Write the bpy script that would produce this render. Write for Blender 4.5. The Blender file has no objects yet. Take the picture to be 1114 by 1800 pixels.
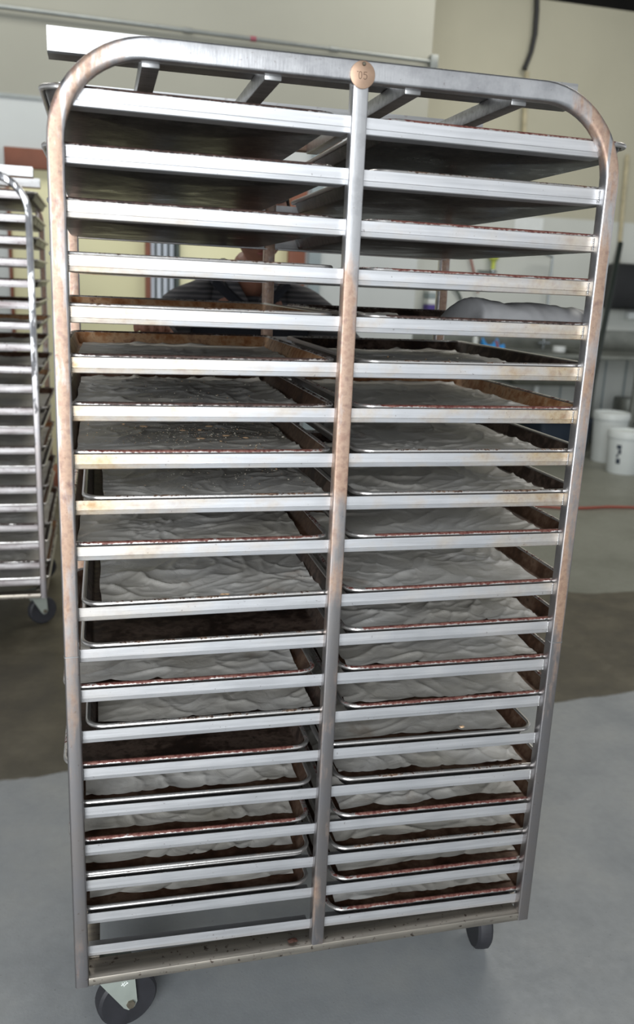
import bpy, bmesh, math, random
from mathutils import Vector, Matrix, noise
random.seed(7)
S = bpy.context.scene
C = S.collection
PI = math.pi
# ------------------------------------------------------------------ camera
CAM = Vector((0.073, -1.384, 1.285))
RM = Matrix(((0.970728, 0.019635, -0.239379), (-0.236366, 0.255071, -0.937587), (0.042649, 0.966723, 0.252245)))
cd = bpy.data.cameras.new('camera'); cam = bpy.data.objects.new('camera', cd); C.objects.link(cam)
cam.matrix_world = Matrix.Translation(CAM) @ RM.to_4x4()
cd.sensor_fit = 'HORIZONTAL'; cd.sensor_width = 36; cd.lens = 1505 / 1114 * 36
cd.clip_start = 0.05
cd.dof.use_dof = True; cd.dof.focus_distance = 1.62; cd.dof.aperture_fstop = 5.6
S.camera = cam
FZ = -0.15                                    # floor height (rack posts end at z = 0)

def at(u, v, Y=None, z=None):                 # point of the place seen at a photo pixel, at depth Y or height z
    d = RM @ Vector(((u - 557) / 1505, -(v - 900) / 1505, -1))
    t = (Y - CAM.y) / d.y if Y is not None else (z - CAM.z) / d.z
    return CAM + d * t

# ------------------------------------------------------------------ materials
def lin(h):
    h = h.lstrip('#'); r = [int(h[i:i+2], 16) / 255 for i in (0, 2, 4)]
    return tuple(((c / 12.92) if c <= .04045 else ((c + .055) / 1.055) ** 2.4) for c in r) + (1,)
def newmat(name):
    m = bpy.data.materials.new(name); m.use_nodes = True
    return m, m.node_tree.nodes, m.node_tree.links, m.node_tree.nodes['Principled BSDF']
def ramp(N, L, src, stops):
    r = N.new('ShaderNodeValToRGB'); e = r.color_ramp.elements
    e[0].position, e[0].color = stops[0]; e[1].position, e[1].color = stops[-1]
    for p, c in stops[1:-1]:
        x = e.new(p); x.color = c
    L.new(src, r.inputs[0]); return r.outputs[0]
def nz(N, L, scale, detail=4, vec=None, rough=.55, stretch=None, coord='Object', dist=0):
    n = N.new('ShaderNodeTexNoise'); n.inputs['Scale'].default_value = scale; n.inputs['Detail'].default_value = detail
    n.inputs['Roughness'].default_value = rough; n.inputs['Distortion'].default_value = dist
    tc = N.new('ShaderNodeTexCoord'); src = tc.outputs[coord]
    oi = N.new('ShaderNodeObjectInfo'); ad = N.new('ShaderNodeVectorMath'); ad.operation = 'MULTIPLY_ADD'
    L.new(oi.outputs['Random'], ad.inputs[0]); ad.inputs[1].default_value = (37, 19, 11); L.new(src, ad.inputs[2]); src = ad.outputs[0]
    if stretch:
        mp = N.new('ShaderNodeMapping'); mp.inputs['Scale'].default_value = stretch; L.new(src, mp.inputs[0]); src = mp.outputs[0]
    L.new(src, n.inputs['Vector']); return n.outputs['Fac']
def math_(N, L, op, a, b=None, clamp=False):
    n = N.new('ShaderNodeMath'); n.operation = op; n.use_clamp = clamp
    for i, x in enumerate((a, b)):
        if x is None: continue
        if isinstance(x, (int, float)): n.inputs[i].default_value = x
        else: L.new(x, n.inputs[i])
    return n.outputs[0]
def mixc(N, L, f, a, b):
    n = N.new('ShaderNodeMix'); n.data_type = 'RGBA'
    if isinstance(f, (int, float)): n.inputs[0].default_value = f
    else: L.new(f, n.inputs[0])
    for i, x in ((6, a), (7, b)):
        if isinstance(x, tuple): n.inputs[i].default_value = x
        else: L.new(x, n.inputs[i])
    return n.outputs[2]
def bump(N, L, B, h, strength, dist=.002):
    b = N.new('ShaderNodeBump'); b.inputs['Strength'].default_value = strength; b.inputs['Distance'].default_value = dist
    L.new(h, b.inputs['Height']); L.new(b.outputs[0], B.inputs['Normal'])
def plain(name, col, rough=.6, metal=0., var=.12, scale=8, bmp=0.):
    m, N, L, B = newmat(name); c = lin(col) if isinstance(col, str) else col
    f = nz(N, L, scale)
    d = tuple(x * (1 - var) for x in c[:3]) + (1,); e = tuple(min(1, x * (1 + var)) for x in c[:3]) + (1,)
    L.new(ramp(N, L, f, [(.3, d), (.7, e)]), B.inputs['Base Color'])
    B.inputs['Roughness'].default_value = rough; B.inputs['Metallic'].default_value = metal
    if bmp: bump(N, L, B, nz(N, L, scale * 12), bmp)
    return m
M = {}
# rail steel: brushed stainless with yellow heat stains, amount set per rail
def rail_mat():
    m, N, L, B = newmat('stained_rail_steel')
    tc = N.new('ShaderNodeTexCoord'); sx = N.new('ShaderNodeSeparateXYZ'); L.new(tc.outputs['Generated'], sx.inputs[0])
    at_ = N.new('ShaderNodeAttribute'); at_.attribute_type = 'OBJECT'; at_.attribute_name = 'stain'
    ae = N.new('ShaderNodeAttribute'); ae.attribute_type = 'OBJECT'; ae.attribute_name = 'stain_end'
    d = math_(N, L, 'ABSOLUTE', math_(N, L, 'SUBTRACT', sx.outputs[0], ae.outputs['Fac']))
    w = math_(N, L, 'SUBTRACT', 1.0, math_(N, L, 'MULTIPLY', d, 1.5), True)
    w = math_(N, L, 'POWER', w, 1.3)
    n1 = nz(N, L, 14, 5, stretch=(1, 1, 1.6)); n2 = nz(N, L, 60, 4)
    s = math_(N, L, 'ADD', math_(N, L, 'MULTIPLY', w, .34), n1)
    s = math_(N, L, 'MULTIPLY', math_(N, L, 'SUBTRACT', s, .50, True), math_(N, L, 'MULTIPLY', at_.outputs['Fac'], 3.4), True)
    base = ramp(N, L, nz(N, L, 5, 3, stretch=(1, 1, 30)), [(.3, (.56, .565, .58, 1)), (.7, (.72, .725, .745, 1))])
    st = ramp(N, L, n2, [(.3, (.46, .30, .16, 1)), (.55, (.62, .50, .34, 1)), (.8, (.38, .22, .13, 1))])
    c = mixc(N, L, s, base, st)
    sp = ramp(N, L, nz(N, L, 160, 2), [(.70, (0, 0, 0, 1)), (.76, (1, 1, 1, 1))])
    c = mixc(N, L, math_(N, L, 'MULTIPLY', sp, .45), c, (.10, .06, .045, 1))
    L.new(c, B.inputs['Base Color'])
    B.inputs['Metallic'].default_value = .82
    L.new(ramp(N, L, n1, [(.2, (.38, .38, .38, 1)), (.8, (.52, .52, .52, 1))]), B.inputs['Roughness'])
    bump(N, L, B, nz(N, L, 30, 3, stretch=(1, 12, 12)), .12, .001)
    return m
M['rail'] = rail_mat()
def post_mat(name, lo=.74, hi=1.50, amt=1.0, off=.52, bend=False, rustc=((.34, .17, .10, 1), (.48, .30, .19, 1), (.24, .10, .06, 1)), dark=(.33, .305, .295, 1), light=(.60, .60, .61, 1)):
    m, N, L, B = newmat(name)
    tc = N.new('ShaderNodeTexCoord'); sx = N.new('ShaderNodeSeparateXYZ'); L.new(tc.outputs['Object'], sx.inputs[0])
    z = sx.outputs[2]
    up = N.new('ShaderNodeMapRange'); up.interpolation_type = 'SMOOTHSTEP'; L.new(z, up.inputs[0]); up.inputs[1].default_value = lo - .25; up.inputs[2].default_value = lo + .15
    dn = N.new('ShaderNodeMapRange'); dn.interpolation_type = 'SMOOTHSTEP'; L.new(z, dn.inputs[0]); dn.inputs[1].default_value = hi - .1; dn.inputs[2].default_value = hi + .06; dn.inputs[3].default_value = 1; dn.inputs[4].default_value = -.6
    band = math_(N, L, 'MULTIPLY', up.outputs[0], dn.outputs[0])
    if bend:                                                    # tint runs through the bends and fades along the top tube
        bx = math_(N, L, 'MINIMUM', sx.outputs[0], math_(N, L, 'SUBTRACT', .93, sx.outputs[0]))
        L.new(bx, dn.inputs[0]); dn.inputs[1].default_value = .05; dn.inputs[2].default_value = .19
    n = nz(N, L, 9, 6, stretch=(3, 3, .8), rough=.65)
    s = math_(N, L, 'MULTIPLY', math_(N, L, 'SUBTRACT', math_(N, L, 'ADD', n, math_(N, L, 'MULTIPLY', band, .22)), off, True), 5.5 * amt, True)
    s = math_(N, L, 'MULTIPLY', s, .8)
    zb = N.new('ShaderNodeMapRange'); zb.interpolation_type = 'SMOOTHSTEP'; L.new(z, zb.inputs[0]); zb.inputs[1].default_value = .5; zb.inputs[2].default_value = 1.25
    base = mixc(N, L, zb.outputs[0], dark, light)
    base = mixc(N, L, ramp(N, L, nz(N, L, 11, 5, rough=.7), [(.42, (0, 0, 0, 1)), (.62, (.55, .55, .55, 1))]), base, (.30, .30, .32, 1))
    xx = math_(N, L, 'MINIMUM', sx.outputs[0], math_(N, L, 'SUBTRACT', .93, sx.outputs[0]))
    ed = math_(N, L, 'MINIMUM', math_(N, L, 'MULTIPLY', xx, 1), math_(N, L, 'ABSOLUTE', math_(N, L, 'SUBTRACT', .0249, xx)))
    em = N.new('ShaderNodeMapRange'); L.new(math_(N, L, 'ADD', ed, math_(N, L, 'MULTIPLY', math_(N, L, 'SUBTRACT', nz(N, L, 60, 3, stretch=(1, 1, .2)), .5), .006)), em.inputs[0]); em.inputs[1].default_value = .001; em.inputs[2].default_value = .0042
    s = math_(N, L, 'MULTIPLY', s, em.outputs[0])
    rc = ramp(N, L, nz(N, L, 70, 5), [(.3, rustc[0]), (.5, rustc[1]), (.75, rustc[2])])
    c = mixc(N, L, s, base, rc)
    sp = ramp(N, L, nz(N, L, 120, 2), [(.68, (0, 0, 0, 1)), (.75, (1, 1, 1, 1))])
    c = mixc(N, L, math_(N, L, 'MULTIPLY', sp, .35), c, (.13, .07, .05, 1))
    L.new(c, B.inputs['Base Color'])
    L.new(math_(N, L, 'SUBTRACT', .93, math_(N, L, 'MULTIPLY', s, .45)), B.inputs['Metallic'])
    L.new(math_(N, L, 'ADD', .34, math_(N, L, 'MULTIPLY', s, .2)), B.inputs['Roughness'])
    bump(N, L, B, nz(N, L, 40, 4, stretch=(8, 8, 1)), .12, .001)
    return m
M['post'] = post_mat('rust_tinted_post_steel', off=.56, bend=True, rustc=((.30, .155, .09, 1), (.44, .27, .165, 1), (.20, .085, .05, 1)))
M['cpost'] = post_mat('rust_tinted_center_steel', .85, 1.35, .9)
M['bpost'] = post_mat('rusty_back_post_steel', .2, 1.7, 1.2, dark=(.25, .24, .23, 1))
M['oldpost'] = post_mat('scorched_post_steel', .75, 1.9, 4.0, .70, rustc=((.010, .013, .02, 1), (.018, .02, .03, 1), (.05, .035, .03, 1)), dark=(.34, .30, .29, 1), light=(.85, .85, .85, 1))
def steel(name, lo, hi, rough=.35, stretch=(1, 14, 14), metal=.95, spots=.3, spotcol=(.12, .07, .05, 1)):
    m, N, L, B = newmat(name)
    c = ramp(N, L, nz(N, L, 7, 4, stretch=stretch), [(.3, lo), (.7, hi)])
    sp = ramp(N, L, nz(N, L, 95, 3), [(.62, (0, 0, 0, 1)), (.70, (1, 1, 1, 1))])
    c = mixc(N, L, math_(N, L, 'MULTIPLY', sp, spots), c, spotcol)
    L.new(c, B.inputs['Base Color']); B.inputs['Metallic'].default_value = metal; B.inputs['Roughness'].default_value = rough
    bump(N, L, B, nz(N, L, 30, 3), .1, .001)
    return m
M['steel'] = steel('brushed_steel', (.34, .34, .34, 1), (.50, .50, .50, 1), .42)
M['base'] = steel('speckled_base_steel', (.34, .31, .27, 1), (.52, .47, .40, 1), .42, spots=.85, spotcol=(.07, .045, .035, 1))
M['zinc'] = plain('zinc_plated_steel', '#a3aaa2', .42, .35, .08, 20)
M['bolt'] = plain('dull_bolt_steel', '#6e675a', .5, .6, .3, 60)
M['rubber'] = plain('black_caster_rubber', '#26262a', .55, 0, .25, 20, .1)
M['hub'] = plain('worn_wheel_hub_plastic', '#3a3a40', .5, 0, .2, 20)
M['brass'] = plain('tarnished_copper_disc', (.40, .27, .19, 1), .45, .6, .15, 60)
M['stamp'] = plain('dark_stamped_groove', '#4a3527', .7, .1)
M['sticker'] = plain('white_paint_mark', '#e8ebe8', .6)
def pan_mat(name, cols, metal=.55, rough=.42):
    m, N, L, B = newmat(name)
    oi = N.new('ShaderNodeObjectInfo')
    a = nz(N, L, 12, 6, rough=.65, dist=.4); b = nz(N, L, 70, 5)
    f = math_(N, L, 'ADD', math_(N, L, 'MULTIPLY', a, .7), math_(N, L, 'MULTIPLY', b, .35))
    c = ramp(N, L, f, [(p, x) for p, x in cols])
    L.new(c, B.inputs['Base Color']); B.inputs['Metallic'].default_value = metal
    L.new(ramp(N, L, a, [(.3, (rough - .1,) * 3 + (1,)), (.7, (rough + .15,) * 3 + (1,))]), B.inputs['Roughness'])
    bump(N, L, B, b, .15, .001)
    return m
M['pan_out'] = pan_mat('dark_seasoned_pan_underside', [(.35, (.05, .05, .053, 1)), (.5, (.10, .097, .096, 1)), (.62, (.21, .195, .18, 1)), (.75, (.06, .055, .055, 1))], .75, .34)
M['pan_rust'] = pan_mat('rusty_pan_inside', [(.35, (.18, .06, .028, 1)), (.48, (.42, .19, .08, 1)), (.58, (.60, .38, .22, 1)), (.7, (.16, .05, .03, 1))], .2, .45)
M['pan_black'] = pan_mat('burnt_pan_inside', [(.35, (.016, .012, .011, 1)), (.5, (.04, .024, .018, 1)), (.6, (.13, .09, .07, 1)), (.7, (.03, .02, .016, 1))], .35, .45)
M['pan_brown'] = pan_mat('brown_pan_inside', [(.35, (.035, .022, .015, 1)), (.5, (.10, .05, .03, 1)), (.62, (.19, .12, .08, 1)), (.72, (.05, .03, .02, 1))], .4, .45)
def rim_mat(name, amt, crust):
    m, N, L, B = newmat(name)
    tc = N.new('ShaderNodeTexCoord'); sx = N.new('ShaderNodeSeparateXYZ'); L.new(tc.outputs['Object'], sx.inputs[0])
    a = nz(N, L, 22, 6, rough=.7); b = nz(N, L, 170, 4)
    f = math_(N, L, 'ADD', math_(N, L, 'MULTIPLY', a, .6), math_(N, L, 'MULTIPLY', b, .4))
    # residue collects on top of the rolled bead, corners are rubbed clean
    top = N.new('ShaderNodeMapRange'); L.new(sx.outputs[2], top.inputs[0]); top.inputs[1].default_value = .0236; top.inputs[2].default_value = .0272; top.inputs[3].default_value = -.16; top.inputs[4].default_value = .07
    cr = N.new('ShaderNodeMapRange'); L.new(math_(N, L, 'ABSOLUTE', sx.outputs[0]), cr.inputs[0]); cr.inputs[1].default_value = .165; cr.inputs[2].default_value = .205; cr.inputs[3].default_value = 0; cr.inputs[4].default_value = -.16
    f2 = math_(N, L, 'ADD', math_(N, L, 'SUBTRACT', 1, f), math_(N, L, 'ADD', top.outputs[0], cr.outputs[0]))
    k = ramp(N, L, f2, [(1 - amt - .03, (0, 0, 0, 1)), (1 - amt + .03, (1, 1, 1, 1))])
    c = mixc(N, L, k, (.62, .60, .58, 1), ramp(N, L, b, [(.35, crust[0]), (.62, crust[1])]))
    L.new(c, B.inputs['Base Color'])
    L.new(math_(N, L, 'SUBTRACT', .9, math_(N, L, 'MULTIPLY', k, .6)), B.inputs['Metallic'])
    L.new(math_(N, L, 'ADD', .32, math_(N, L, 'MULTIPLY', k, .2)), B.inputs['Roughness'])
    bump(N, L, B, f, .4, .002)
    return m
M['rim_red'] = rim_mat('red_brown_crusted_rim', .56, ((.10, .025, .022, 1), (.24, .11, .085, 1)))
M['rim_spot'] = rim_mat('silver_rim_with_burnt_spots', .42, ((.05, .03, .025, 1), (.28, .18, .12, 1)))
M['rim_clean'] = rim_mat('clean_silver_rim', .33, ((.2, .12, .08, 1), (.3, .2, .15, 1)))
M['rim_dark'] = rim_mat('burnt_dark_rim', .60, ((.03, .02, .018, 1), (.09, .05, .04, 1)))
def paper_mat():
    m, N, L, B = newmat('baking_parchment')
    a = nz(N, L, 5, 5); b = nz(N, L, 26, 5, dist=1.0)
    c = ramp(N, L, a, [(.3, (.45, .42, .36, 1)), (.5, (.60, .575, .53, 1)), (.75, (.70, .69, .67, 1))])
    st = ramp(N, L, nz(N, L, 9, 6), [(.64, (0, 0, 0, 1)), (.74, (1, 1, 1, 1))])
    c = mixc(N, L, math_(N, L, 'MULTIPLY', st, .5), c, (.22, .14, .08, 1))
    L.new(c, B.inputs['Base Color']); B.inputs['Roughness'].default_value = .42
    bump(N, L, B, b, .5, .005)
    return m
M['paper'] = paper_mat()
M['crumb'] = plain('toasted_crumb', '#c9a987', .8, 0, .35, 200)
M['crumb2'] = plain('pale_flour_crumb', '#d9d2c2', .8, 0, .2, 200)
M['scrap'] = plain('burnt_scrap', '#3a1d12', .8, 0, .3, 90)
def floor_mat():
    m, N, L, B = newmat('concrete_floor')
    tc = N.new('ShaderNodeTexCoord'); sx = N.new('ShaderNodeSeparateXYZ'); L.new(tc.outputs['Object'], sx.inputs[0])
    X, Y = sx.outputs[0], sx.outputs[1]
    n = nz(N, L, 2.6, 7, rough=.65); f = nz(N, L, 45, 5); g = nz(N, L, 160, 3)
    edge = math_(N, L, 'MULTIPLY', math_(N, L, 'SUBTRACT', nz(N, L, 14, 3), .5), .03)
    # painted grey front: Y < 1.01 + .1 X ; bare olive strip between ; painted patch at back right
    y1 = math_(N, L, 'ADD', math_(N, L, 'SUBTRACT', Y, math_(N, L, 'ADD', 1.01, math_(N, L, 'MULTIPLY', X, .105))), edge)
    mr = N.new('ShaderNodeMapRange'); L.new(y1, mr.inputs[0]); mr.inputs[1].default_value = -.008; mr.inputs[2].default_value = .008
    dx = math_(N, L, 'MAXIMUM', math_(N, L, 'SUBTRACT', 2.47, X), 0.0)
    dy = math_(N, L, 'MAXIMUM', math_(N, L, 'SUBTRACT', 2.47, Y), 0.0)
    r = math_(N, L, 'SQRT', math_(N, L, 'ADD', math_(N, L, 'MULTIPLY', dx, dx), math_(N, L, 'MULTIPLY', dy, dy)))
    r = math_(N, L, 'ADD', r, edge)
    mp = N.new('ShaderNodeMapRange'); L.new(r, mp.inputs[0]); mp.inputs[1].default_value = .205; mp.inputs[2].default_value = .225
    bare = math_(N, L, 'MULTIPLY', mr.outputs[0], mp.outputs[0])
    paint = ramp(N, L, n, [(.3, (.215, .232, .248, 1)), (.5, (.285, .30, .31, 1)), (.75, (.35, .355, .345, 1))])
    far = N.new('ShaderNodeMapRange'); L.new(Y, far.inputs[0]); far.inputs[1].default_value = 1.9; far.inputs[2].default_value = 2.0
    paint = mixc(N, L, far.outputs[0], paint, ramp(N, L, n, [(.3, (.15, .155, .125, 1)), (.55, (.20, .205, .17, 1)), (.8, (.24, .245, .21, 1))]))  # rear paint is greener; its darkening puts the weaker light there into the colour
    paint = mixc(N, L, math_(N, L, 'MULTIPLY', ramp(N, L, g, [(.68, (0, 0, 0, 1)), (.74, (1, 1, 1, 1))]), .55), paint, (.09, .085, .075, 1))
    bc = ramp(N, L, nz(N, L, 5, 6, rough=.65), [(.3, (.032, .026, .015, 1)), (.5, (.060, .050, .029, 1)), (.72, (.105, .09, .058, 1))])
    c = mixc(N, L, bare, paint, bc)
    c2 = mixc(N, L, math_(N, L, 'MULTIPLY', f, .25), c, (.16, .15, .13, 1))
    L.new(c2, B.inputs['Base Color'])
    L.new(math_(N, L, 'ADD', .36, math_(N, L, 'MULTIPLY', f, .25)), B.inputs['Roughness'])
    bump(N, L, B, g, .12, .002)
    return m
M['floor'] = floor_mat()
def wall_mat(name, up, low, z0):
    m, N, L, B = newmat(name)
    tc = N.new('ShaderNodeTexCoord'); sx = N.new('ShaderNodeSeparateXYZ'); L.new(tc.outputs['Object'], sx.inputs[0])
    mr = N.new('ShaderNodeMapRange'); L.new(sx.outputs[2], mr.inputs[0]); mr.inputs[1].default_value = z0 - .01; mr.inputs[2].default_value = z0 + .01
    v = nz(N, L, 1.3, 5)
    c = mixc(N, L, mr.outputs[0], low, up)
    k = ramp(N, L, v, [(.3, (.90, .90, .90, 1)), (.7, (1, 1, 1, 1))])
    mm = N.new('ShaderNodeMix'); mm.data_type = 'RGBA'; mm.blend_type = 'MULTIPLY'; mm.inputs[0].default_value = 1
    L.new(c, mm.inputs[6]); L.new(k, mm.inputs[7]); L.new(mm.outputs[2], B.inputs['Base Color'])
    B.inputs['Roughness'].default_value = .7
    bump(N, L, B, nz(N, L, 60, 3), .05, .002)
    return m
M['wall_b'] = wall_mat('olive_over_white_wall_paint', (.355, .352, .295, 1), (.60, .63, .62, 1), 2.42)
M['wall_r'] = wall_mat('cream_over_white_wall_paint', (.50, .48, .37, 1), (.62, .64, .60, 1), 2.05)
M['ceil'] = plain('black_ceiling_insulation', '#15130f', .9, 0, .5, 3)
M['yellow'] = plain('yellow_green_door_paint', '#e4e0b6', .45, 0, .04, 2)
M['brownwood'] = plain('red_brown_frame_paint', '#7c4a35', .55, 0, .15, 6)
M['curtain'] = plain('pale_blue_strip_plastic', '#c2cbd6', .3, 0, .08, 5)
M['gap'] = plain('dark_green_grey_trim', '#46504c', .6)
M['greytrim'] = plain('grey_blue_trim', '#8f9b9e', .6)
M['conduit'] = plain('galvanised_conduit', '#8b8f8c', .45, .5, .1, 10)
M['black'] = plain('matte_black_plastic', '#141618', .45, 0, .2, 10)
M['blackgreen'] = plain('black_green_pole', '#16201d', .4, 0, .2, 10)
M['bucket'] = plain('white_bucket_plastic', '#d3d8d6', .4, 0, .04, 5)
M['navy'] = plain('navy_bin_plastic', '#2c3644', .5, 0, .1, 5)
M['sinksteel'] = steel('dull_sink_steel', (.19, .20, .18, 1), (.28, .29, .26, 1), .4, (1, 1, 1), .8, .1)
M['hose'] = plain('orange_red_rubber_hose', '#8f4030', .5, 0, .1, 20)
M['blue'] = plain('bright_blue_cloth', '#2f86c4', .8, 0, .15, 30)
M['sponge'] = plain('yellow_sponge_foam', '#d9bf3a', .85, 0, .12, 60)
M['lime'] = plain('lime_spray_bottle_plastic', '#c4cf5c', .4, 0, .08, 10)
M['white'] = plain('white_plastic', '#dfe3e2', .45, 0, .04, 10)
M['purple'] = plain('purple_box_card', '#51428a', .7)
M['pipepale'] = plain('stained_pale_pipe', '#b3aa8d', .6, 0, .2, 14)
M['chrome'] = plain('chrome_tap_metal', '#aab0b2', .25, .9, .05, 10)
M['skin'] = plain('ruddy_skin', (.36, .17, .115, 1), .5, 0, .14, 25, .05)
M['lip'] = plain('lip_skin', (.27, .09, .075, 1), .45)
M['hair'] = plain('dark_grey_hair', '#2b2826', .6, 0, .4, 80)
M['eye'] = plain('eye_white', '#d8d4cc', .3)
M['iris'] = plain('brown_iris', '#2a1810', .3)
def shirt_mat():
    m, N, L, B = newmat('striped_grey_shirt_cloth')
    tc = N.new('ShaderNodeTexCoord'); w = N.new('ShaderNodeTexWave'); w.bands_direction = 'Z'
    w.inputs['Scale'].default_value = 22; w.inputs['Distortion'].default_value = 1.2; w.inputs['Detail'].default_value = 1
    L.new(tc.outputs['Object'], w.inputs[0])
    L.new(ramp(N, L, w.outputs['Fac'], [(.3, (.045, .045, .05, 1)), (.8, (.11, .105, .11, 1))]), B.inputs['Base Color'])
    B.inputs['Roughness'].default_value = .9
    bump(N, L, B, nz(N, L, 18, 3), .5, .01)
    return m
M['shirt'] = shirt_mat()
M['apron'] = plain('black_apron_cloth', '#1c1e26', .85, 0, .2, 20)
M['trouser'] = plain('dark_trouser_cloth', '#22242a', .9, 0, .2, 20)
M['shoe'] = plain('black_shoe_leather', '#161616', .5)

# ------------------------------------------------------------------ object helpers
def tag(o, label=None, cat=None, group=None, kind=None):
    if label: o['label'] = label
    if cat: o['category'] = cat
    if group: o['group'] = group
    if kind: o['kind'] = kind
    return o
def empty(name, loc=(0, 0, 0), rz=0):
    o = bpy.data.objects.new(name, None); C.objects.link(o); o.location = loc; o.rotation_euler = (0, 0, rz); o.empty_display_size = .1
    return o
def obj(name, bm, mats, parent=None, loc=None, smooth=True, ang=35):
    me = bpy.data.meshes.new(name); bmesh.ops.recalc_face_normals(bm, faces=bm.faces); bm.to_mesh(me); bm.free()
    if not isinstance(mats, (list, tuple)): mats = [mats]
    for m in mats: me.materials.append(m)
    if smooth:
        me.polygons.foreach_set('use_smooth', [True] * len(me.polygons)); me.set_sharp_from_angle(angle=math.radians(ang))
    o = bpy.data.objects.new(name, me); C.objects.link(o)
    if parent: o.parent = parent
    if loc is not None: o.location = loc
    return o
def dup(o, parent=None):
    c = o.copy(); C.objects.link(c); c.parent = parent
    for ch in list(o.children): dup(ch, c)
    return c
def box(bm, a, b, bev=0.0, mi=0):
    x0, y0, z0 = a; x1, y1, z1 = b
    t = bmesh.new()
    bmesh.ops.create_cube(t, size=1)
    for v in t.verts: v.co = Vector(((x0 + x1) / 2 + v.co.x * (x1 - x0), (y0 + y1) / 2 + v.co.y * (y1 - y0), (z0 + z1) / 2 + v.co.z * (z1 - z0)))
    if bev: bmesh.ops.bevel(t, geom=t.edges[:], offset=bev, segments=2, affect='EDGES', profile=.5)
    for f in t.faces: f.material_index = mi
    me = bpy.data.meshes.new('tmp'); t.to_mesh(me); t.free(); n0 = len(bm.faces); bm.from_mesh(me); bpy.data.meshes.remove(me)
    bm.faces.ensure_lookup_table()
    for i in range(n0, len(bm.faces)): bm.faces[i].material_index = mi
    return bm
def B_(a, b, bev=0.0): return box(bmesh.new(), a, b, bev)
def loft(bm, rings, closed=True, caps=True, mi=0, loop=False):
    R = [[bm.verts.new(p) for p in r] for r in rings]; n = len(R[0])
    pairs = list(zip(R[:-1], R[1:])) + ([(R[-1], R[0])] if loop else [])
    for a, b in pairs:
        for i in range(n if closed else n - 1):
            f = bm.faces.new((a[i], a[(i + 1) % n], b[(i + 1) % n], b[i])); f.material_index = mi
    if caps and not loop:
        for r in (R[0], R[-1]):
            f = bm.faces.new(r); f.material_index = mi
    return R
def tube(bm, pts, r, n=10, caps=True, loop=False, rr=None):
    pts = [Vector(p) for p in pts]; rings = []; up = Vector((0, 0, 1)); prev = None
    for i, p in enumerate(pts):
        a = pts[i - 1] if (i or loop) else p; b = pts[(i + 1) % len(pts)] if (i < len(pts) - 1 or loop) else p
        t = (b - a).normalized()
        if prev is None:
            u = t.cross(up)
            if u.length < .05: u = t.cross(Vector((1, 0, 0)))
        else: u = prev - t * prev.dot(t)
        u.normalize(); prev = u; w = t.cross(u); q = rr[i] if rr else r
        rings.append([p + (u * math.cos(2 * PI * k / n) + w * math.sin(2 * PI * k / n)) * q for k in range(n)])
    loft(bm, rings, caps=caps, loop=loop); return bm
def lathe(bm, prof, n=32, origin=(0, 0, 0), axis='z'):
    o = Vector(origin); rings = []
    for r, z in prof:
        ring = []
        for k in range(n):
            a = 2 * PI * k / n; p = Vector((r * math.cos(a), r * math.sin(a), z))
            if axis == 'y': p = Vector((p.x, p.z, p.y))
            if axis == 'x': p = Vector((p.z, p.x, p.y))
            ring.append(o + p)
        rings.append(ring)
    loft(bm, rings); return bm
def rrect(w, h, r, n=4):                       # rounded rectangle outline, counter-clockwise
    out = []
    for cx, cy, a0 in ((w/2 - r, h/2 - r, 0), (-w/2 + r, h/2 - r, 90), (-w/2 + r, -h/2 + r, 180), (w/2 - r, -h/2 + r, 270)):
        for k in range(n + 1):
            a = math.radians(a0 + 90 * k / n); out.append((cx + r * math.cos(a), cy + r * math.sin(a)))
    return out

# ------------------------------------------------------------------ bakery rack
W, PW, D = 0.93, 0.0249, 0.7239
CP, CW = 0.4538, 0.0256
def frame_bm(H, zl, zr, Rb=.15, y0=0.0):
    path = []                                  # centre line in x/z with the in-plane width
    hw = PW / 2
    path.append((hw, zl, PW)); n = 14
    for k in range(1, 10): path.append((hw, zl + (H - Rb - zl) * k / 10, PW))
    R = Rb - hw
    for k in range(n + 1):
        a = PI - (PI / 2) * k / n; t = k / n
        path.append((hw + R + R * math.cos(a), H - Rb + (R - .003) * math.sin(a), PW + (.031 - PW) * t))
    for k in range(1, 8):
        x = Rb + (W - 2 * Rb) * k / 8; path.append((x, H - .0155, .031))
    for k in range(n + 1):
        a = PI / 2 - (PI / 2) * k / n; t = 1 - k / n
        path.append((W - hw - R + R * math.cos(a), H - Rb + (R - .003) * math.sin(a), PW + (.031 - PW) * t))
    for k in range(9, 0, -1): path.append((W - hw, zr + (H - Rb - zr) * k / 10, PW))
    path.append((W - hw, zr, PW))
    bm = bmesh.new(); rings = []
    for i, (x, z, wd) in enumerate(path):
        a = path[max(0, i - 1)]; b = path[min(len(path) - 1, i + 1)]
        t = Vector((b[0] - a[0], 0, b[1] - a[1])).normalized(); u = Vector((t.z, 0, -t.x))
        bend = min(abs(t.x), abs(t.z)) * 1.41
        rings.append([Vector((x, y0 + .0125 + q * .98, z)) + u * s for s, q in rrect(wd, .025, .0035 + .0055 * bend, 3)])
    loft(bm, rings); return bm
def rail_bm(x0, x1, z0, z1, flip=False):      # angle rail, ledge turned inwards
    prof = [(0, .0125), (0, -.0035), (.0009, -.0043), (.0022, -.0112), (.0038, -.0125), (.041, -.0125), (.041, -.0110), (.0045, -.0110), (.0016, -.0040), (.0014, .0125)]
    bm = bmesh.new(); s = -1 if flip else 1; n = 6; rings = []
    for k in range(n + 1):
        t = k / n; x = x0 + (x1 - x0) * t; z = z0 + (z1 - z0) * t
        rings.append([Vector((x, s * y, z + q)) for y, q in prof])
    loft(bm, rings); return bm
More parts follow.
